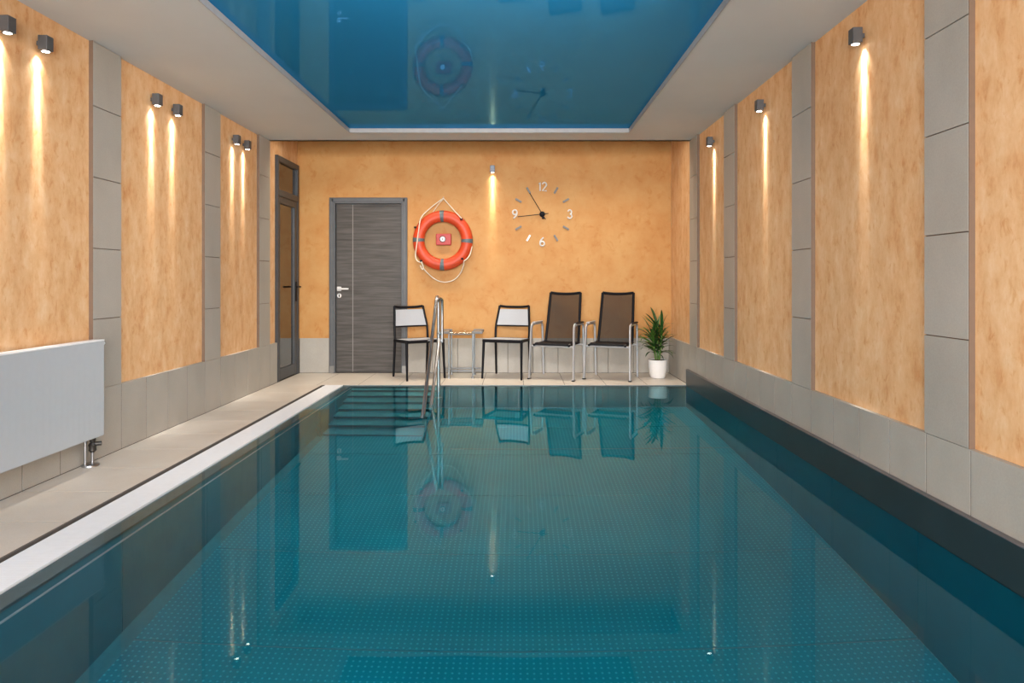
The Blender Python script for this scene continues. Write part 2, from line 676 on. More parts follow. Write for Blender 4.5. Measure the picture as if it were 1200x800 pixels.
obj('plaster_panel', b, 'plaster_back', wb)
xs = [XL_T, DX0]
for a, c in zip(xs, xs[1:]):
    tile(a, c, YB - 0.009, YB, 0.001, WH - 0.012, wb, 'wall_tile', axes='xz')
xs = [DX1 + 0.30 * k for k in range(0, 11)] + [XR_T]
for a, c in zip(xs, xs[1:]):
    tile(a, c, YB - 0.009, YB, 0.001, WH - 0.012, wb, 'wall_tile', axes='xz')

wrear = struct('wall_rear', BX(-2.8, 2.0, Y0 - 0.15, Y0, -0.05, ZD), 'shell', 'plain rear wall behind the viewer', 'wall')

# ------------------------------------------------------------------ ceiling
CX0, CX1, CY1, CY0 = -1.672, 1.117, 6.79, -2.0
b = bmesh.new()
add_box(b, -2.78, CX0, Y0, YE, ZS, ZS + 0.12)
add_box(b, CX1, 2.0, Y0, YE, ZS, ZS + 0.12)
add_box(b, CX0, CX1, CY1, YE, ZS, ZS + 0.12)
add_box(b, CX0, CX1, Y0, CY0, ZS, ZS + 0.12)
add_box(b, -2.78, 2.0, YE - 0.05, YE, ZS, ZD)
add_box(b, -2.78, 2.0, YE - 0.05, YB + 0.15, ZD, ZD + 0.1)
ce = struct('ceiling', b, 'soffit', 'warm white lowered soffit framing a glossy blue stretch ceiling', 'ceiling')
obj('stretch_film', BX(CX0 - 0.01, CX1 + 0.01, CY0 - 0.01, CY1 + 0.01, ZF, ZF + 0.01), 'film', ce)
b = bmesh.new()
for (x0, x1, y0, y1) in ((CX0, CX0 + 0.006, CY0, CY1), (CX1 - 0.006, CX1, CY0, CY1), (CX0, CX1, CY1 - 0.006, CY1), (CX0, CX1, CY0, CY0 + 0.006)):
    add_box(b, x0, x1, y0, y1, ZS - 0.004, ZF)
tr = struct('trim_1', b, 'trim_white', 'thin white edging strip around the blue stretch ceiling', 'trim')

# ------------------------------------------------------------------ floor
b = bmesh.new()
add_box(b, -2.78, -2.065, POOL_Y0, YE, -0.20, -0.0011)
add_box(b, -2.78, 2.0, YE, YB + 0.15, -0.20, -0.0011)
add_box(b, -2.78, 2.0, Y0, POOL_Y0, -0.20, -0.004)
add_box(b, POOL_X1 + 0.03, 2.0, POOL_Y0, YE, -0.20, -0.004)
fl = struct('floor', b, 'grout', 'sand beige tiled deck along the left wall and the far end', 'floor')
ys = [3.584 - 0.45 * k for k in range(5, 0, -1)] + [3.584 + 0.45 * k for k in range(0, 9)]
ys = [y for y in ys if y < YE - 0.1] + [YE]
for a, c in zip(ys, ys[1:]):
    tile(XL_T + 0.001, -2.068, a, c, -0.010, 0.0, fl, 'deck_tile', axes='y')
xs = [XL_T + 0.001, -2.12, -1.683, -1.245, -0.808, -0.370, 0.068, 0.505, 0.943, 1.380, XR_T - 0.001]
for a, c in zip(xs, xs[1:]):
    tile(a, c, YE, YB - 0.010, -0.010, 0.0, fl, 'deck_tile', axes='xy')

# ------------------------------------------------------------------ pool
pool = thing('swimming_pool', 'long rectangular teal steel pool with white grating edge and dark raised edge', 'pool')
PY = [POOL_Y0, 0.55, 1.38, 2.21, 3.04, 3.87, 4.69, 5.55, 6.40, YE]
for a, c in zip(PY, PY[1:]):
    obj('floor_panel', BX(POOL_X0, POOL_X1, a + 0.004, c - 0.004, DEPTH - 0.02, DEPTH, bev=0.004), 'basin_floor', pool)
obj('floor_seam', BX(POOL_X0, POOL_X1, POOL_Y0, YE, DEPTH - 0.04, DEPTH - 0.009), 'basin_seam', pool)
obj('floor_rib', BX(POOL_X0 + 1.2, POOL_X1, 5.70, 5.712, DEPTH, DEPTH + 0.006), 'basin_seam', pool)
for a, c in zip(PY, PY[1:]):
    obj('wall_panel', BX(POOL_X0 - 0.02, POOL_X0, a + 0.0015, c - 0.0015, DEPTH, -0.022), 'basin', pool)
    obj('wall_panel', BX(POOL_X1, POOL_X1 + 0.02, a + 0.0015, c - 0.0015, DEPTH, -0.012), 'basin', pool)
PX = [POOL_X0 + (POOL_X1 - POOL_X0) * k / 4 for k in range(5)]
for a, c in zip(PX, PX[1:]):
    obj('wall_panel', BX(a + 0.0015, c - 0.0015, YE, YE + 0.02, DEPTH, -0.012), 'tread', pool)
    obj('wall_panel', BX(a + 0.0015, c - 0.0015, POOL_Y0 - 0.02, POOL_Y0, DEPTH, -0.012), 'basin', pool)
obj('weld_seam', TB([(POOL_X0 + 0.002, POOL_Y0, -0.125), (POOL_X0 + 0.002, YE, -0.125)], 0.008, 6), 'seam_bright', pool)
b = bmesh.new()
A = [b.verts.new((x, POOL_Y0, z)) for x, z in ((POOL_X0, DEPTH), (POOL_X0 + 0.055, DEPTH), (POOL_X0, DEPTH + 0.055))]
B = [b.verts.new((v.co.x, 6.0, v.co.z)) for v in A]
b.faces.new(A); b.faces.new(B[::-1])
for k in range(3):
    b.faces.new((A[k], A[(k + 1) % 3], B[(k + 1) % 3], B[k]))
obj('cove_strip', b, 'tread', pool)
# overflow ledge, gutter and white grating on the left edge
obj('overflow_ledge', BX(-1.842, POOL_X0, POOL_Y0, YE, -0.05, -0.014, bev=0.004), 'ledge', pool)
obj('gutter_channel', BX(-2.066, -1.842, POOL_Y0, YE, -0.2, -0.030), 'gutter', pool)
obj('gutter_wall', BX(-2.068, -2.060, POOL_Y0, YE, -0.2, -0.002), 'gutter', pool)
b = bmesh.new()
n = int((YE - POOL_Y0) / 0.0125)
for k in range(n):
    y = POOL_Y0 + 0.0125 * k
    add_box(b, -2.020, -1.846, y + 0.0008, y + 0.0118, -0.012, 0.0012)
add_box(b, -2.024, -2.018, POOL_Y0, YE, -0.03, 0.0015)
add_box(b, -1.848, -1.840, POOL_Y0, YE, -0.03, 0.0015)
add_box(b, -2.018, -1.848, POOL_Y0, YE, -0.030, -0.004)
g = obj('overflow_grating', b, 'white_plastic', pool)
g['kind'] = 'stuff'
g['label'] = 'white slatted overflow grating'
# dark raised edge along the right wall
up = obj('raised_edge', BX(POOL_X1, POOL_X1 + 0.028, POOL_Y0, YE, -0.02, 0.162), 'upstand', pool)
up['label'] = 'anthracite raised edge'
obj('edge_cap', BX(POOL_X1 - 0.002, POOL_X1 + 0.029, POOL_Y0, YE + 0.002, 0.162, 0.168, bev=0.002), 'upstand_cap', up)
# far rim
obj('rim_strip', BX(-1.842, POOL_X1, YE - 0.012, YE + 0.004, -0.05, -0.001), 'ledge', pool)
# underwater stairs in the far left corner
for k in range(7):
    yn = 7.10 - 0.175 * k
    d = -0.15 * (k + 1)
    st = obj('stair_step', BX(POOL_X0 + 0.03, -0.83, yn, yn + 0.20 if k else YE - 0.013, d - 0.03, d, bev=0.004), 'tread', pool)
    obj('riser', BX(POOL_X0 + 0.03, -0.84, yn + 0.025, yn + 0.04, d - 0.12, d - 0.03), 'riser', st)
obj('stair_cheek', BX(POOL_X0, POOL_X0 + 0.03, 6.0, YE - 0.013, DEPTH, -0.13), 'basin', pool)
for sx in (-0.83,):
    b = bmesh.new()
    vs = [(7.20, -0.10), (7.20, -0.25), (6.00, -1.13), (5.95, -1.13), (5.95, -1.03)]
    A = [b.verts.new((sx, y, z)) for y, z in vs]
    B = [b.verts.new((sx + 0.02, y, z)) for y, z in vs]
    b.faces.new(A); b.faces.new(B[::-1])
    for i in range(len(vs)):
        j = (i + 1) % len(vs)
        b.faces.new((A[i], A[j], B[j], B[i]))
    obj('stair_stringer', b, 'basin', pool)

wa = obj('pool_water', BX(-1.852, POOL_X1 + 0.004, POOL_Y0 - 0.002, YE + 0.002, DEPTH - 0.03, WATER), 'water')
tag(wa, 'still clear teal water filling the pool to the brim', 'water', None, 'stuff')

# handrail beside the stairs
hr = thing('pool_handrail', 'polished steel tube handrail slanting into the pool beside the underwater stairs', 'handrail')
obj('upper_rail', TB(round_path([(-0.787, 5.63, -0.10), (-0.787, 5.72, -0.01), (-0.790, 6.72, 0.945), (-0.790, 6.85, 0.94), (-0.785, 6.83, -0.35)], 0.09, 6), 0.017, 12), 'rail_steel', hr, True)
obj('lower_rail', TB([(-0.772, 6.05, -0.08), (-0.772, 6.14, -0.01), (-0.775, 6.80, 0.52)], 0.015, 12), 'rail_steel', hr, True)
obj('return_tube', TB(round_path([(-0.785, 6.70, 0.925), (-0.747, 6.78, 0.93), (-0.747, 6.80, 0.80), (-0.747, 6.80, 0.49)], 0.05), 0.015, 12), 'rail_steel', hr, True)
obj('rail_bracket', TB([(-0.790, 6.80, 0.51), (-0.747, 6.80, 0.51)], 0.019, 10), 'alu', hr, True)
for (x, y, z) in ((-0.800, 6.30, 0.555), (-0.755, 6.78, 0.58)):
    obj('rail_knob', LT([(0.004, -0.016), (0.013, -0.010), (0.016, 0), (0.013, 0.010), (0.004, 0.016)], (x - 0.012, y, z), 12, 'X'), 'rail_steel', hr, True)
obj('rail_foot', LT([(0.035, 0), (0.035, 0.006), (0.02, 0.012)], (-0.785, 6.83, -0.30), 16), 'rail_steel', hr, True)

# ------------------------------------------------------------------ doors
d1 = struct_empty('door_1', 'closed grey wood-grain door in a slate frame on the far wall', 'door')
b = bmesh.new()
FW = 0.072
for (x0, x1, z0, z1) in ((DX0, DX0 + FW, 0.0, DZ), (DX1 - FW, DX1, 0.0, DZ), (DX0 + FW, DX1 - FW, DZ - FW, DZ)):
    add_box(b, x0, x1, YB - 0.016, YB + 0.06, z0, z1, bev=0.004)
    dx = 0.018
for (x0, x1, z0, z1) in ((DX0 + 0.012, DX0 + FW - 0.02, 0.0, DZ - 0.012), (DX1 - FW + 0.02, DX1 - 0.012, 0.0, DZ - 0.012), (DX0 + 0.03, DX1 - 0.03, DZ - FW + 0.02, DZ - 0.012)):
    add_box(b, x0, x1, YB - 0.022, YB - 0.010, z0, z1, bev=0.004)
obj('door_frame', b, 'door_frame', d1)
lf = obj('door_leaf', BX(DX0 + FW + 0.004, DX1 - FW - 0.003, YB + 0.030, YB + 0.07, 0.006, DZ - FW - 0.003, bev=0.002), 'wood', d1)
obj('inlay_strip', BX(-1.976, -1.968, YB + 0.0285, YB + 0.032, 0.01, DZ - FW - 0.006), 'inlay', lf)
hx, hz = -2.135, 1.005
b = bmesh.new()
add_box(b, hx - 0.026, hx + 0.026, YB + 0.020, YB + 0.031, hz - 0.026, hz + 0.026, bev=0.003)
add_tube(b, [(hx, YB + 0.022, hz), (hx, YB - 0.022, hz)], 0.010, 10)
add_box(b, hx - 0.010, hx + 0.125, YB - 0.034, YB - 0.018, hz - 0.010, hz + 0.010, bev=0.003)
obj('door_handle', b, 'clock_silver', lf)
k = obj('keyhole_plate', LT([(0.026, 0.0), (0.026, 0.008), (0.022, 0.011)], (hx + 0.003, YB + 0.0195, hz - 0.082), 20, 'Y'), 'clock_silver', lf, True)
obj('keyhole', BX(hx - 0.003, hx + 0.009, YB + 0.0185, YB + 0.022, hz - 0.10, hz - 0.066), 'black_metal', lf)
fo = obj('frame_foot', BX(DX0 + 0.010, DX0 + 0.062, YB - 0.025, YB - 0.015, 0.0, 0.085), 'inlay', d1)
fo['label'] = 'steel kick cap'
obj('frame_foot', BX(DX1 - 0.062, DX1 - 0.010, YB - 0.025, YB - 0.015, 0.0, 0.085), 'inlay', d1)

d2 = struct_empty('door_2', 'narrow dark-framed smoked glass door with glazed transom in the left wall', 'door')
GY0, GY1, GZ = 7.405, 8.120, 2.47
b = bmesh.new()
fx0, fx1 = -2.655, -2.592
for (y0, y1, z0, z1) in ((GY0, GY0 + 0.035, 0, GZ), (GY1 - 0.05, GY1, 0, GZ), (GY0 + 0.035, GY1 - 0.05, GZ - 0.06, GZ), (GY0 + 0.035, GY1 - 0.05, 2.03, 2.10)):
    add_box(b, fx0, fx1, y0, y1, z0, z1, bev=0.003)
obj('door_frame', b, 'glass_frame', d2)
obj('transom_pane', BX(-2.630, -2.624, GY0 + 0.035, GY1 - 0.05, 2.10, GZ - 0.06), 'smoked_glass', d2)
b = bmesh.new()
lx0, lx1 = -2.650, -2.600
LY0, LY1 = GY0 + 0.038, GY1 - 0.053
for (y0, y1, z0, z1) in ((LY0, LY0 + 0.05, 0.012, 2.027), (LY1 - 0.085, LY1, 0.012, 2.027), (LY0 + 0.05, LY1 - 0.085, 1.955, 2.027), (LY0 + 0.05, LY1 - 0.085, 0.012, 0.13)):
    add_box(b, lx0, lx1, y0, y1, z0, z1, bev=0.003)
lf2 = obj('door_leaf', b, 'glass_frame', d2)
obj('door_pane', BX(-2.628, -2.622, LY0 + 0.05, LY1 - 0.085, 0.13, 1.955), 'smoked_glass', lf2)
b = bmesh.new()
add_box(b, -2.600, -2.592, LY1 - 0.060, LY1 - 0.025, 0.86, 1.09, bev=0.003)
add_tube(b, round_path([(-2.597, LY1 - 0.042, 1.03), (-2.545, LY1 - 0.042, 1.03), (-2.540, LY1 - 0.17, 1.03)], 0.02), 0.010, 10)
obj('door_handle', b, 'black_metal', lf2, True)
# the dim lobby behind the glass door
b = bmesh.new()
add_box(b, -3.9, -3.8, 6.6, 8.6, -0.05, ZD)
add_box(b, -3.9, XL_P - 0.15, 6.5, 6.6, -0.05, ZD)
add_box(b, -3.9, XL_P - 0.15, 8.6, 8.7, -0.05, ZD)
add_box(b, -3.9, XL_P - 0.15, 6.6, 8.6, -0.1, -0.01)
add_box(b, -3.9, XL_P - 0.15, 6.6, 8.6, ZD, ZD + 0.1)
struct('wall_lobby', b, 'shell', 'dim lobby walls behind the smoked glass door', 'wall')

# ------------------------------------------------------------------ radiator
RX, RY1, RY0 = -2.520, 4.170, 1.70
RZ0, RZ1 = 0.165, 0.745
ra = thing('radiator', 'white flat panel radiator on the left wall below the first pair of lights', 'radiator', (-2.56, 3.0, 0))
def rel(o):
    o.location = o.location - Vector((-2.56, 3.0, 0))
    return o
b = bmesh.new()
n = 100
zc = (RZ0, RZ1)
prof = []
for k in range(n + 1):
    y = RY0 + 0.012 + (RY1 - RY0 - 0.024) * k / n
    prof.append((RX - (0.00025 if k % 2 else 0.0), y))
lo = [b.verts.new((x, y, RZ0 + 0.006)) for x, y in prof]
hi = [b.verts.new((x, y, RZ1 - 0.006)) for x, y in prof]
for i in range(n):
    b.faces.new((lo[i], lo[i + 1], hi[i + 1], hi[i]))
rel(obj('front_panel', b, 'white_paint', ra))
b = bmesh.new()
add_box(b, RX - 0.022, RX - 0.0012, RY0, RY1, RZ0, RZ1 - 0.004, bev=0.005, seg=2)
rel(obj('casing', b, 'white_paint', ra))
rel(obj('rear_panel', BX(-2.598, -2.575, RY0 + 0.02, RY1 - 0.02, RZ0 + 0.01, RZ1 - 0.02), 'white_paint', ra))
rel(obj('top_grille', BX(-2.590, RX + 0.001, RY0, RY1, RZ1 - 0.006, RZ1 + 0.003, bev=0.002), 'white_plastic', ra))
rel(obj('end_cover', BX(-2.590, RX - 0.004, RY1 - 0.008, RY1 + 0.001, RZ0 + 0.02, RZ1 - 0.005, bev=0.002), 'white_paint', ra))
rel(obj('bleed_plug', LT([(0.012, 0), (0.012, 0.012), (0.007, 0.022)], (-2.535, RY1, RZ1 - 0.022), 12, 'Y'), 'white_plastic', ra, True))
for y, x in ((4.055, -2.565), (4.105, -2.553)):
    rel(obj('supply_pipe', TB([(x, y, 0.0), (x, y, RZ0 + 0.02)], 0.009, 10), 'rail_steel', ra, True))
rel(obj('shutoff_valve', LT([(0.012, 0), (0.022, 0.012), (0.020, 0.03), (0.024, 0.045), (0.014, 0.06), (0.018, 0.075), (0.018, 0.11)], (-2.553, 4.105, 0.075), 14), 'valve', ra, True))
rel(obj('valve_handle', TB([(-2.553, 4.105, 0.125), (-2.510, 4.125, 0.125)], 0.013, 10), 'valve', ra, True))
rel(obj('floor_rosette', LT([(0.048, 0.0), (0.046, 0.008), (0.030, 0.014)], (-2.552, 4.083, 0.0), 20), 'rail_steel', ra, True))

# ------------------------------------------------------------------ wall spotlights
def spotlight(x, y, z0, face, label, group):
    """face: unit vector from the wall into the room; x, y on the wall plane."""
    t = thing('wall_spotlight', label, 'spotlight', (x, y, z0), math.atan2(face[0], -face[1]), group)
    # local: wall at y=0, room towards -y
    obj('housing', BX(-0.028, 0.028, -0.071, -0.021, 0.004, 0.082, bev=0.002), 'dark_box', t)
    obj('mount_plate', BX(-0.010, 0.010, -0.022, 0.0, 0.032, 0.056, bev=0.002), 'dark_box', t)
    obj('bezel', LT([(0.024, 0.0), (0.024, 0.006), (0.021, 0.006)], (0, -0.046, -0.001), 18), 'dark_box', t, True)
    obj('lens', LT([(0.019, 0.0), (0.019, 0.002)], (0, -0.046, -0.0022), 18), 'lens', t)
    R = t.matrix_basis
    for nm, dy, ang, blend, pw, rad, tilt in (('lamp_beam', -0.030, 12, 1.0, 200, 0.006, 0.070), ('lamp_halo', -0.028, 32, 1.0, 42, 0.007, 0.10), ('lamp_spill', -0.028, 90, 1.0, 4.5, 0.008, 0.15)):
        d = bpy.data.lights.new(nm, 'SPOT')
        d.energy = pw
        d.spot_size = math.radians(ang)
        d.spot_blend = blend
        d.shadow_soft_size = rad
        d.color = (1.0, 0.95, 0.88)
        o = bpy.data.objects.new(nm, d)
        COL.objects.link(o)
        o.parent = t
        o.location = (0, dy, -0.008)
        o.rotation_euler = (tilt, 0, 0)
    return t


ZL = 2.360
left_spots = [
    (3.455, 'grey box spotlight above the radiator, farther from the tiled pilaster'),
    (3.735, 'grey box spotlight above the radiator, the one next to the tiled pilaster'),
    (4.895, 'grey box spotlight on the middle left panel, the one nearer the radiator'),
    (5.190, 'grey box spotlight on the middle left panel, the one nearer the far wall'),
    (6.285, 'grey box spotlight on the narrow left panel before the glass door, outer one'),
    (6.535, 'grey box spotlight on the narrow left panel, the one closest to the glass door'),
]
for y, lab in left_spots:
    spotlight(XL_P, y, ZL, (1, 0), lab, 'paired wall spotlights on the left wall')
for y, lab in ((3.62, 'grey box spotlight highest on the right wall, on the wide nearest lit panel'),
               (5.06, 'grey box spotlight on the middle of the three lit right wall panels'),
               (6.37, 'grey box spotlight on the right wall panel above the potted plant')):
    spotlight(XR_P, y, ZL, (-1, 0), lab, 'single wall spotlights on the right wall')
spotlight(-0.293, YB, 2.388, (0, -1), 'grey box spotlight on the far wall between lifebuoy and clock', None)

# ------------------------------------------------------------------ lifebuoy
LX, LZ = (519.6 - 606) / 98.0, EYE + (328 - 282) / 98.0
lb = thing('lifebuoy', 'orange ring lifebuoy with grey bands and white rope on the far wall', 'lifebuoy', (LX, YB - 0.011, LZ))
Rm, ra_, rd = 0.287, 0.068, 0.050
def ring_bm(a0, a1, k, n=48, m=14, grow=0.0):
    b = bmesh.new()
    full = abs(a1 - a0) > 6.28
    rings = []
    cnt = n if full else n + 1
    for i in range(cnt):
        a = a0 + (a1 - a0) * i / n
        ring = []
        for j in range(m):
            t = 2 * math.pi * j / m
            rr = Rm + (ra_ + grow) * math.cos(t)
            ring.append(b.verts.new((rr * math.sin(a), -0.054 + (rd + grow) * math.sin(t), rr * math.cos(a))))
        rings.append(ring)
    for i in range(cnt if full else cnt - 1):
        A, B = rings[i], rings[(i + 1) % cnt]
        for j in range(m):
            b.faces.new((A[j], A[(j + 1) % m], B[(j + 1) % m], B[j]))
    if not full:
        b.faces.new(rings[0]); b.faces.new(rings[-1][::-1])
    return b
obj('ring', ring_bm(0, 2 * math.pi, 1, 64), 'ring_orange', lb, True)
for q in range(4):
    a = q * math.pi / 2 + (-0.03 if q in (0,) else 0.02)
    obj('band', ring_bm(a - 0.075, a + 0.075, 1, 4, 14, 0.002), 'ring_band', lb, True)
def wp(px, py, y):
    return ((px - 606) / 98.0 - LX, y, EYE + (328 - py) / 98.0 - LZ)
rope = bmesh.new()
add_tube(rope, spline([wp(519.8, 232.5, -0.012), wp(507, 243, -0.06), wp(495.5, 255.5, -0.108), wp(492.5, 270, -0.112), wp(490.5, 285, -0.112), wp(488.5, 300, -0.10), wp(491, 306, -0.108), wp(496, 308, -0.112)], 6), 0.0065, 8)
add_tube(rope, spline([wp(496, 307, -0.112), wp(497.5, 314, -0.09), wp(502, 320, -0.05), wp(511, 327.5, -0.03), wp(521, 330.5, -0.025), wp(532, 328, -0.03), wp(540, 320, -0.05), wp(544, 311, -0.09), wp(544.5, 306, -0.112)], 6), 0.0065, 8)
add_tube(rope, spline([wp(544.5, 306, -0.112), wp(549, 302.5, -0.10), wp(552, 297, -0.085), wp(553.5, 289, -0.060)], 6), 0.0065, 8)
add_tube(rope, spline([wp(519.8, 232.5, -0.012), wp(530, 244, -0.06), wp(542, 257, -0.110)], 6), 0.0065, 8)
add_tube(rope, spline([wp(519.5, 233.5, -0.010), wp(513, 241, -0.015), wp(508, 249, -0.030)], 6), 0.005, 8)
add_tube(rope, spline([wp(495, 307, -0.118), wp(497.5, 312, -0.112), wp(496.5, 316, -0.105), wp(494, 311, -0.112)], 5), 0.006, 8)
obj('rope', rope, 'rope', lb, True)
for px, py, yy in ((541.5, 257.5, -0.103), (488, 267, -0.085), (542.5, 303.5, -0.103), (495, 306, -0.102)):
    x, y, z = wp(px, py, yy)
    obj('rope_cleat', BX(x - 0.014, x + 0.014, y - 0.008, y + 0.012, z - 0.012, z + 0.012, bev=0.004), 'black_metal', lb)
x, y, z = wp(519.8, 232, -0.008)
obj('wall_hook', TB(round_path([(x, 0, z), (x, -0.018, z), (x, -0.018, z + 0.012)], 0.008), 0.004, 8), 'alu', lb, True)

# red call box in the middle of the ring
AX, AZ = (520.3 - 606) / 98.0, EYE + (328 - 280.7) / 98.0
al = thing('alarm_call_box', 'small red alarm box with white round button inside the lifebuoy ring', 'alarm box', (AX, YB, AZ))
obj('housing', BX(-0.090, 0.090, -0.055, 0, -0.068, 0.068, bev=0.006), 'red', al)
obj('rim', LT([(0.038, 0), (0.038, 0.004)], (-0.010, -0.0592, 0.003), 22, 'Y'), 'black_metal', al)
bt = obj('button', LT([(0.026, 0), (0.030, 0.004)], (-0.010, -0.063, 0.003), 22, 'Y'), 'white_plastic', al)
obj('button_centre', LT([(0.009, 0), (0.010, 0.003)], (-0.010, -0.065, 0.003), 14, 'Y'), 'clock_dark', bt)

# ------------------------------------------------------------------ wall clock
KX, KZ = (635.4 - 606) / 98.0, EYE + (328 - 251) / 98.0
ck = thing('wall_clock', 'frameless wall clock of separate numerals and bars with thin black hands', 'clock', (KX, YB, KZ))
def arc(cx, cz, rx, rz, a0, a1, n=14):
    return [(cx + rx * math.sin(math.radians(a0 + (a1 - a0) * k / n)), 0, cz + rz * math.cos(math.radians(a0 + (a1 - a0) * k / n))) for k in range(n + 1)]


STROKES = {     # digit outlines as strokes, height 0.100, angles clockwise from the top
    '1': [[(-0.012, 0, 0.036), (0.004, 0, 0.050), (0.004, 0, -0.050)]],
    '2': [arc(0, 0.024, 0.024, 0.026, -80, 120) + [(-0.025, 0, -0.048), (0.027, 0, -0.048)]],
    '3': [arc(0, 0.025, 0.022, 0.025, -75, 175) + arc(0, -0.024, 0.026, 0.026, 5, 255)],
    '6': [[(0.014, 0, 0.050)] + arc(0, -0.021, 0.026, 0.050, -30, -75, 6) + arc(0, -0.023, 0.026, 0.027, -90, -450, 22)],
    '9': [[(-0.014, 0, -0.050)] + arc(0, 0.021, 0.026, 0.050, 150, 105, 6) + arc(0, 0.023, 0.026, 0.027, 90, -270, 22)],
}
for s, a in (('12', 0), ('3', 90), ('6', 180), ('9', 270)):
    bm_ = bmesh.new()
    for q, ch in enumerate(s):
        dx = 0.0 if len(s) == 1 else (-0.030, 0.026)[q]
        for st in STROKES[ch]:
            add_tube(bm_, [(x + dx, 0, z) for x, _, z in st], 0.0088, 8, up=(0, 1, 0), flat=0.9)
    o = obj('numeral', bm_, 'clock_silver', ck, True)
    r = 0.328
    o.location = (r * math.sin(math.radians(a)), -0.010, r * math.cos(math.radians(a)))
for h in (1, 2, 4, 5, 7, 8, 10, 11):
    a = math.radians(30 * h)
    o = obj('hour_bar', BX(-0.0115, 0.0115, -0.016, 0.0, -0.041, 0.041, bev=0.002), 'clock_silver' if h == 7 else 'clock_dark', ck)
    o.location = (0.328 * math.sin(a), 0, 0.328 * math.cos(a))
    o.rotation_euler = (0, a, 0)
for ang, L, y in ((-31, 0.292, -0.030), (263.8, 0.295, -0.025)):
    o = obj('hand', BX(-0.0045, 0.0045, y - 0.002, y + 0.002, -0.075, L), 'black_metal', ck)
    o.rotation_euler = (0, math.radians(ang), 0)
obj('hub', LT([(0.034, 0), (0.034, -0.018), (0.022, -0.032), (0.008, -0.036)], (0, 0, 0), 20, 'Y'), 'black_metal', ck, True)
o = obj('hand_counterweight', LT([(0.014, 0), (0.016, -0.006), (0.010, -0.010)], (0.010, -0.026, -0.045), 12, 'Y'), 'black_metal', ck)

# ------------------------------------------------------------------ white mesh chairs
def white_chair(loc, rz, label):
    t = thing('stacking_chair', label, 'chair', loc, rz, 'white seated chairs on the far deck')
    fw, bw = 0.222, 0.205
    fy, by = -0.185, 0.185
    SZ = 0.435
    b = bmesh.new()
    # padded seat, dipping a little
    nx, ny = 6, 6
    grid_t, grid_b = [], []
    for i in range(nx + 1):
        rt, rb = [], []
        for j in range(ny + 1):
            u, v = i / nx, j / ny
            y = fy - 0.01 + (by - fy) * v
            hw = (fw - 0.006) + (bw - fw) * v
            x = -hw + 2 * hw * u
            z = SZ + 0.010 - 0.018 * math.sin(math.pi * u) * math.sin(math.pi * v) - 0.012 * v
            rt.append(b.verts.new((x, y, z))); rb.append(b.verts.new((x, y, z - 0.012)))
        grid_t.append(rt); grid_b.append(rb)
    for i in range(nx):
        for j in range(ny):
            b.faces.new((grid_t[i][j], grid_t[i + 1][j], grid_t[i + 1][j + 1], grid_t[i][j + 1]))
            b.faces.new((grid_b[i][j], grid_b[i][j + 1], grid_b[i + 1][j + 1], grid_b[i + 1][j]))
    for seq in ([(i, 0) for i in range(nx + 1)], [(i, ny) for i in range(nx + 1)], [(0, j) for j in range(ny + 1)], [(nx, j) for j in range(ny + 1)]):
        for (i, j), (k, l) in zip(seq, seq[1:]):
            b.faces.new((grid_t[i][j], grid_t[k][l], grid_b[k][l], grid_b[i][j]))
    obj('seat', b, 'seat_cloth', t, True)
    fr = [(-fw, fy - 0.012, SZ - 0.01), (fw, fy - 0.012, SZ - 0.01), (bw, by, SZ - 0.018), (-bw, by, SZ - 0.018)]
    b = bmesh.new()
    for p, q in zip(fr, fr[1:] + fr[:1]):
        add_tube(b, [p, q], 0.018, 8)
    obj('seat_frame', b, 'black_metal', t, True)
    for s in (-1, 1):
        obj('leg', TB([(s * (fw + 0.008), fy - 0.030, 0.0), (s * fw, fy, SZ - 0.005)], [0.012, 0.017], 10), 'black_metal', t, True)
        obj('leg', TB([(s * (bw + 0.004), by + 0.030, 0.0), (s * bw, by - 0.005, SZ - 0.01)], [0.012, 0.016], 10), 'black_metal', t, True)
    # back frame: uprights leaning back and a curved top rail
    b = bmesh.new()
    for s in (-1, 1):
        add_tube(b, spline([(s * bw, by - 0.01, SZ - 0.02), (s * bw, by + 0.008, 0.56), (s * (bw - 0.015), by + 0.045, 0.70), (s * (bw - 0.025), by + 0.075, 0.805)], 4), 0.0145, 8)
    add_tube(b, spline([(-(bw - 0.025), by + 0.075, 0.803), (-0.09, by + 0.098, 0.792), (0.09, by + 0.098, 0.792), (bw - 0.025, by + 0.075, 0.803)], 5), 0.0145, 8)
    add_tube(b, spline([(-bw + 0.003, by + 0.012, 0.575), (-0.09, by + 0.034, 0.572), (0.09, by + 0.034, 0.572), (bw - 0.003, by + 0.012, 0.575)], 5), 0.009, 8)
    obj('back_frame', b, 'black_metal', t, True)
    b = bmesh.new()
    n, m = 10, 5
    F, K = [], []
    for j in range(m + 1):
        v = j / m
        z = 0.582 + (0.765 - 0.582) * v
        hw = bw - 0.010 - 0.018 * v
        rf, rk = [], []
        for i in range(n + 1):
            u = i / n
            y = by + 0.013 + 0.052 * v + 0.022 * math.sin(math.pi * u)
            rf.append(b.verts.new((-hw + 2 * hw * u, y - 0.007, z))); rk.append(b.verts.new((-hw + 2 * hw * u, y + 0.007, z)))
        F.append(rf); K.append(rk)
    for j in range(m):
        for i in range(n):
            b.faces.new((F[j][i], F[j][i + 1], F[j + 1][i + 1], F[j + 1][i]))
            b.faces.new((K[j][i], K[j + 1][i], K[j + 1][i + 1], K[j][i + 1]))
    for j in range(m):
        for i in (0, n):
            b.faces.new((F[j][i], F[j + 1][i], K[j + 1][i], K[j][i]))
    for i in range(n):
        for j in (0, m):
            b.faces.new((F[j][i], F[j][i + 1], K[j][i + 1], K[j][i]))
    obj('backrest', b, 'seat_cloth', t, True)
    return t


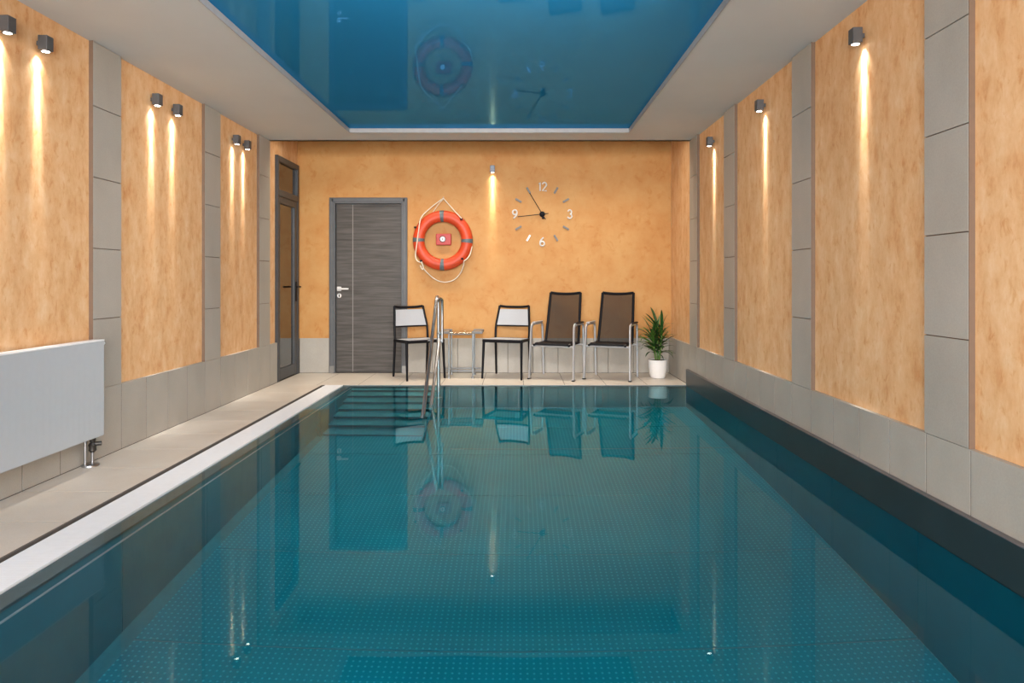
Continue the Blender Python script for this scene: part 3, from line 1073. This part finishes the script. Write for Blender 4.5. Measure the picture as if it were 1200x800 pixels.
c1 = white_chair((-1.130, 7.790, 0), math.radians(33), 'white-seated black-framed chair by the wooden door, behind the pool handrail')
dup(c1, (-0.110, 7.835, 0), math.radians(-17), 'white-seated black-framed chair between the small table and a high-backed armchair')

# ------------------------------------------------------------------ high-backed textilene armchairs
def armchair(loc, rz, label):
    t = thing('garden_armchair', label, 'armchair', loc, rz, 'high-backed armchairs on the far deck')
    W = 0.250
    # seat sling
    b = bmesh.new()
    pr = spline([(0, -0.235, 0.392), (0, -0.20, 0.410), (0, 0.0, 0.398), (0, 0.145, 0.400)], 4)
    A = [(b.verts.new((-0.195, p.y, p.z)), b.verts.new((0.195, p.y, p.z)), b.verts.new((-0.195, p.y, p.z - 0.008)), b.verts.new((0.195, p.y, p.z - 0.008))) for p in pr]
    for p, q in zip(A, A[1:]):
        b.faces.new((p[0], p[1], q[1], q[0])); b.faces.new((p[2], q[2], q[3], p[3]))
        b.faces.new((p[0], q[0], q[2], p[2])); b.faces.new((p[1], p[3], q[3], q[1]))
    b.faces.new((A[0][0], A[0][2], A[0][3], A[0][1])); b.faces.new((A[-1][0], A[-1][1], A[-1][3], A[-1][2]))
    obj('seat', b, 'black_metal', t, True)
    for s in (-1, 1):
        obj('seat_rail', TB([(s * 0.205, -0.235, 0.385), (s * 0.205, 0.16, 0.392)], 0.013, 8), 'black_metal', t, True)
    for y, z in ((-0.205, 0.372), (0.150, 0.372)):
        obj('crossbar', TB([(-W, y, z), (W, y, z)], 0.012, 8), 'alu', t, True)
    # leaning back
    lean = [(0.150, 0.400), (0.205, 0.620), (0.285, 0.960)]
    hw_ = lambda z: 0.200 - 0.016 * (z - 0.4) / 0.56
    b = bmesh.new()
    for s in (-1, 1):
        add_tube(b, spline([(s * hw_(z), y, z) for y, z in lean], 4), 0.016, 8)
    add_tube(b, spline([(-0.184, 0.285, 0.960), (-0.07, 0.298, 0.948), (0.07, 0.298, 0.948), (0.184, 0.285, 0.960)], 4), 0.016, 8)
    obj('back_frame', b, 'black_metal', t, True)
    b = bmesh.new()
    L = spline([(0, y, z) for y, z in lean], 4)
    rows = []
    for p in L:
        rows.append([b.verts.new(((-1 + i / 3) * (hw_(p.z) - 0.006), p.y + 0.014 * math.sin(math.pi * i / 6), p.z)) for i in range(7)])
    for A_, B_ in zip(rows, rows[1:]):
        for i in range(6):
            b.faces.new((A_[i], A_[i + 1], B_[i + 1], B_[i]))
    bk = obj('backrest', b, 'sling', t, True)
    # armrest / leg hoops
    for s in (-1, 1):
        hoop = round_path([(s * (W + 0.010), -0.235, 0.0), (s * W, -0.185, 0.612), (s * W, 0.17, 0.612), (s * (W - 0.004), 0.205, 0.0)], 0.055, 6)
        k = 0
        for i, p in enumerate(hoop):
            if p.y > -0.05:
                k = i
                break
        fr_ = bmesh.new()
        add_tube(fr_, hoop[:8], 0.021, 10, flat=0.62)
        obj('leg', fr_, 'alu', t, True)
        fr_ = bmesh.new()
        add_tube(fr_, hoop[7:], 0.013, 10)
        obj('leg', fr_, 'alu', t, True)
        obj('armrest', TB([(s * W, -0.12, 0.628), (s * W, 0.15, 0.628)], 0.020, 10, flat=0.5), 'alu' if s < 0 else 'black_metal', t, True)
        obj('foot_cap', BX(s * (W + 0.010) - 0.016, s * (W + 0.010) + 0.016, -0.258, -0.212, 0.0, 0.014, bev=0.003), 'black_metal', t)
    return t


a1 = armchair((0.465, 7.790, 0), math.radians(-22), 'high-backed dark mesh armchair standing beside the white-seated chair')
dup(a1, (1.078, 7.755, 0), math.radians(-22), 'high-backed dark mesh armchair standing next to the potted plant')

# ------------------------------------------------------------------ side table
tb = thing('side_table', 'small steel side table with glass top between the two white-seated chairs', 'table', (-0.635, 7.86, 0))
T = 0.515
for s in (-1, 1):
    for y in (-0.15, 0.15):
        obj('leg', TB([(s * 0.135, y, 0.02), (s * 0.135, y, T)], 0.0095, 10), 'rail_steel', tb, True)
        obj('foot', LT([(0.015, 0), (0.016, 0.012), (0.010, 0.022)], (s * 0.135, y, 0), 12), 'rail_steel', tb, True)
    e = bmesh.new()
    x0, x1 = (0.125, 0.245) if s > 0 else (-0.245, -0.125)
    for (xa, xb, ya, yb) in ((x0, x1, -0.170, -0.150), (x0, x1, 0.150, 0.170), (x0 if s < 0 else x1 - 0.02, (x0 + 0.02) if s < 0 else x1, -0.15, 0.15)):
        add_box(e, xa, xb, ya, yb, T - 0.012, T + 0.020, bev=0.004)
    obj('end_rail', e, 'clock_dark', tb)
    obj('end_slat', BX(x0 + 0.02, x1 - 0.022, -0.148, 0.148, T - 0.004, T + 0.012, bev=0.002), 'rail_steel', tb)
for y in (-0.15, 0.15):
    obj('top_bar', TB([(-0.135, y, T - 0.018), (0.135, y, T - 0.018)], 0.0085, 8), 'clock_dark', tb, True)
obj('glass_top', BX(-0.124, 0.124, -0.165, 0.165, T - 0.006, T + 0.002, bev=0.002), 'clear_glass', tb)
b = bmesh.new()
add_tube(b, [(-0.225, 0.15, 0.075), (0.225, 0.15, 0.075)], 0.0085, 8)
add_tube(b, [(-0.225, -0.15, 0.105), (0.225, -0.15, 0.105)], 0.0085, 8) if False else None
add_tube(b, [(-0.225, 0.15, 0.045), (0.225, 0.15, 0.045)], 0.0085, 8)
for s in (-1, 1):
    add_tube(b, [(s * 0.135, -0.15, 0.075), (s * 0.135, 0.15, 0.075)], 0.0085, 8)
obj('lower_rail', b, 'rail_steel', tb, True)

# ------------------------------------------------------------------ potted plant
pp = thing('potted_plant', 'bushy green dracaena with strap leaves in a white pot in the corner', 'plant', (1.600, 7.77, 0))
obj('pot', LT([(0.075, 0.0), (0.082, 0.004), (0.095, 0.05), (0.104, 0.12), (0.106, 0.205), (0.099, 0.206), (0.097, 0.185)], (0, 0, 0), 32), 'ceramic', pp, True)
obj('soil', LT([(0.0965, 0.0), (0.0965, 0.012), (0.04, 0.018)], (0, 0, 0.186), 24), 'soil', pp, True)
canes = [((0.018, -0.01), (0.045, -0.02), 0.35), ((-0.020, 0.01), (-0.060, 0.0), 0.30), ((0.0, 0.02), (0.0, 0.02), 0.39)]
for (bx_, by_), (tx, ty), h in canes:
    obj('stem', TB(spline([(bx_, by_, 0.195), ((bx_ + tx) / 2, (by_ + ty) / 2, 0.195 + h / 2), (tx, ty, 0.195 + h)], 4), 0.009, 8), 'stem', pp, True)


def leaf_mesh(L, wmax, droop, name):
    b = bmesh.new()
    n = 7
    prev = None
    x = z = 0.0
    ang = 0.0
    for i in range(n + 1):
        u = i / n
        wd = wmax * (0.45 + 1.5 * u) * (1 - u) ** 0.8 if u < 1 else 0.0
        wd = max(wd, 0.0007)
        a = -droop * u ** 1.6
        c = b.verts.new((x, 0, z - 0.18 * wd))
        l = b.verts.new((x, wd, z + 0.12 * wd))
        r = b.verts.new((x, -wd, z + 0.12 * wd))
        if prev:
            b.faces.new((prev[0], c, l, prev[1]))
            b.faces.new((prev[0], prev[2], r, c))
        prev = (c, l, r)
        x += L / n * math.cos(a)
        z += L / n * math.sin(a)
    me = bpy.data.meshes.new(name)
    b.to_mesh(me)
    b.free()
    for p in me.polygons:
        p.use_smooth = True
    me.materials.append(M['leaf'])
    return me


LM = [leaf_mesh(L, wd, dr, 'leaf') for L, wd, dr in ((0.28, 0.024, 0.6), (0.31, 0.023, 1.0), (0.27, 0.025, 1.5), (0.24, 0.022, 0.3), (0.32, 0.023, 1.7))]
rng = random.Random(11)
nl = 0
for (bx_, by_), (tx, ty), h in canes:
    cnt = 28
    for k in range(cnt):
        u = 0.22 + 0.78 * k / (cnt - 1)
        px_, py_ = bx_ + (tx - bx_) * u, by_ + (ty - by_) * u
        pz = 0.195 + h * u
        az = k * 2.39996 + rng.uniform(-0.35, 0.35) + bx_ * 40
        el = math.radians(14 + 44 * u ** 1.3 + rng.uniform(-12, 12))
        if u > 0.93:
            el = math.radians(rng.uniform(48, 82))
        mi = rng.choice([0, 1, 1, 4, 2] if u < 0.75 else [0, 3, 0, 1])
        o = bpy.data.objects.new('leaf', LM[mi])
        COL.objects.link(o)
        o.parent = pp
        o.location = (px_, py_, pz)
        o.rotation_euler = (rng.uniform(-0.3, 0.3), -el, az)
        sc = rng.uniform(0.80, 1.08)
        # keep leaves clear of the right wall
        if math.cos(az) > 0.35:
            sc *= 0.78
        o.scale = (sc, sc, sc)
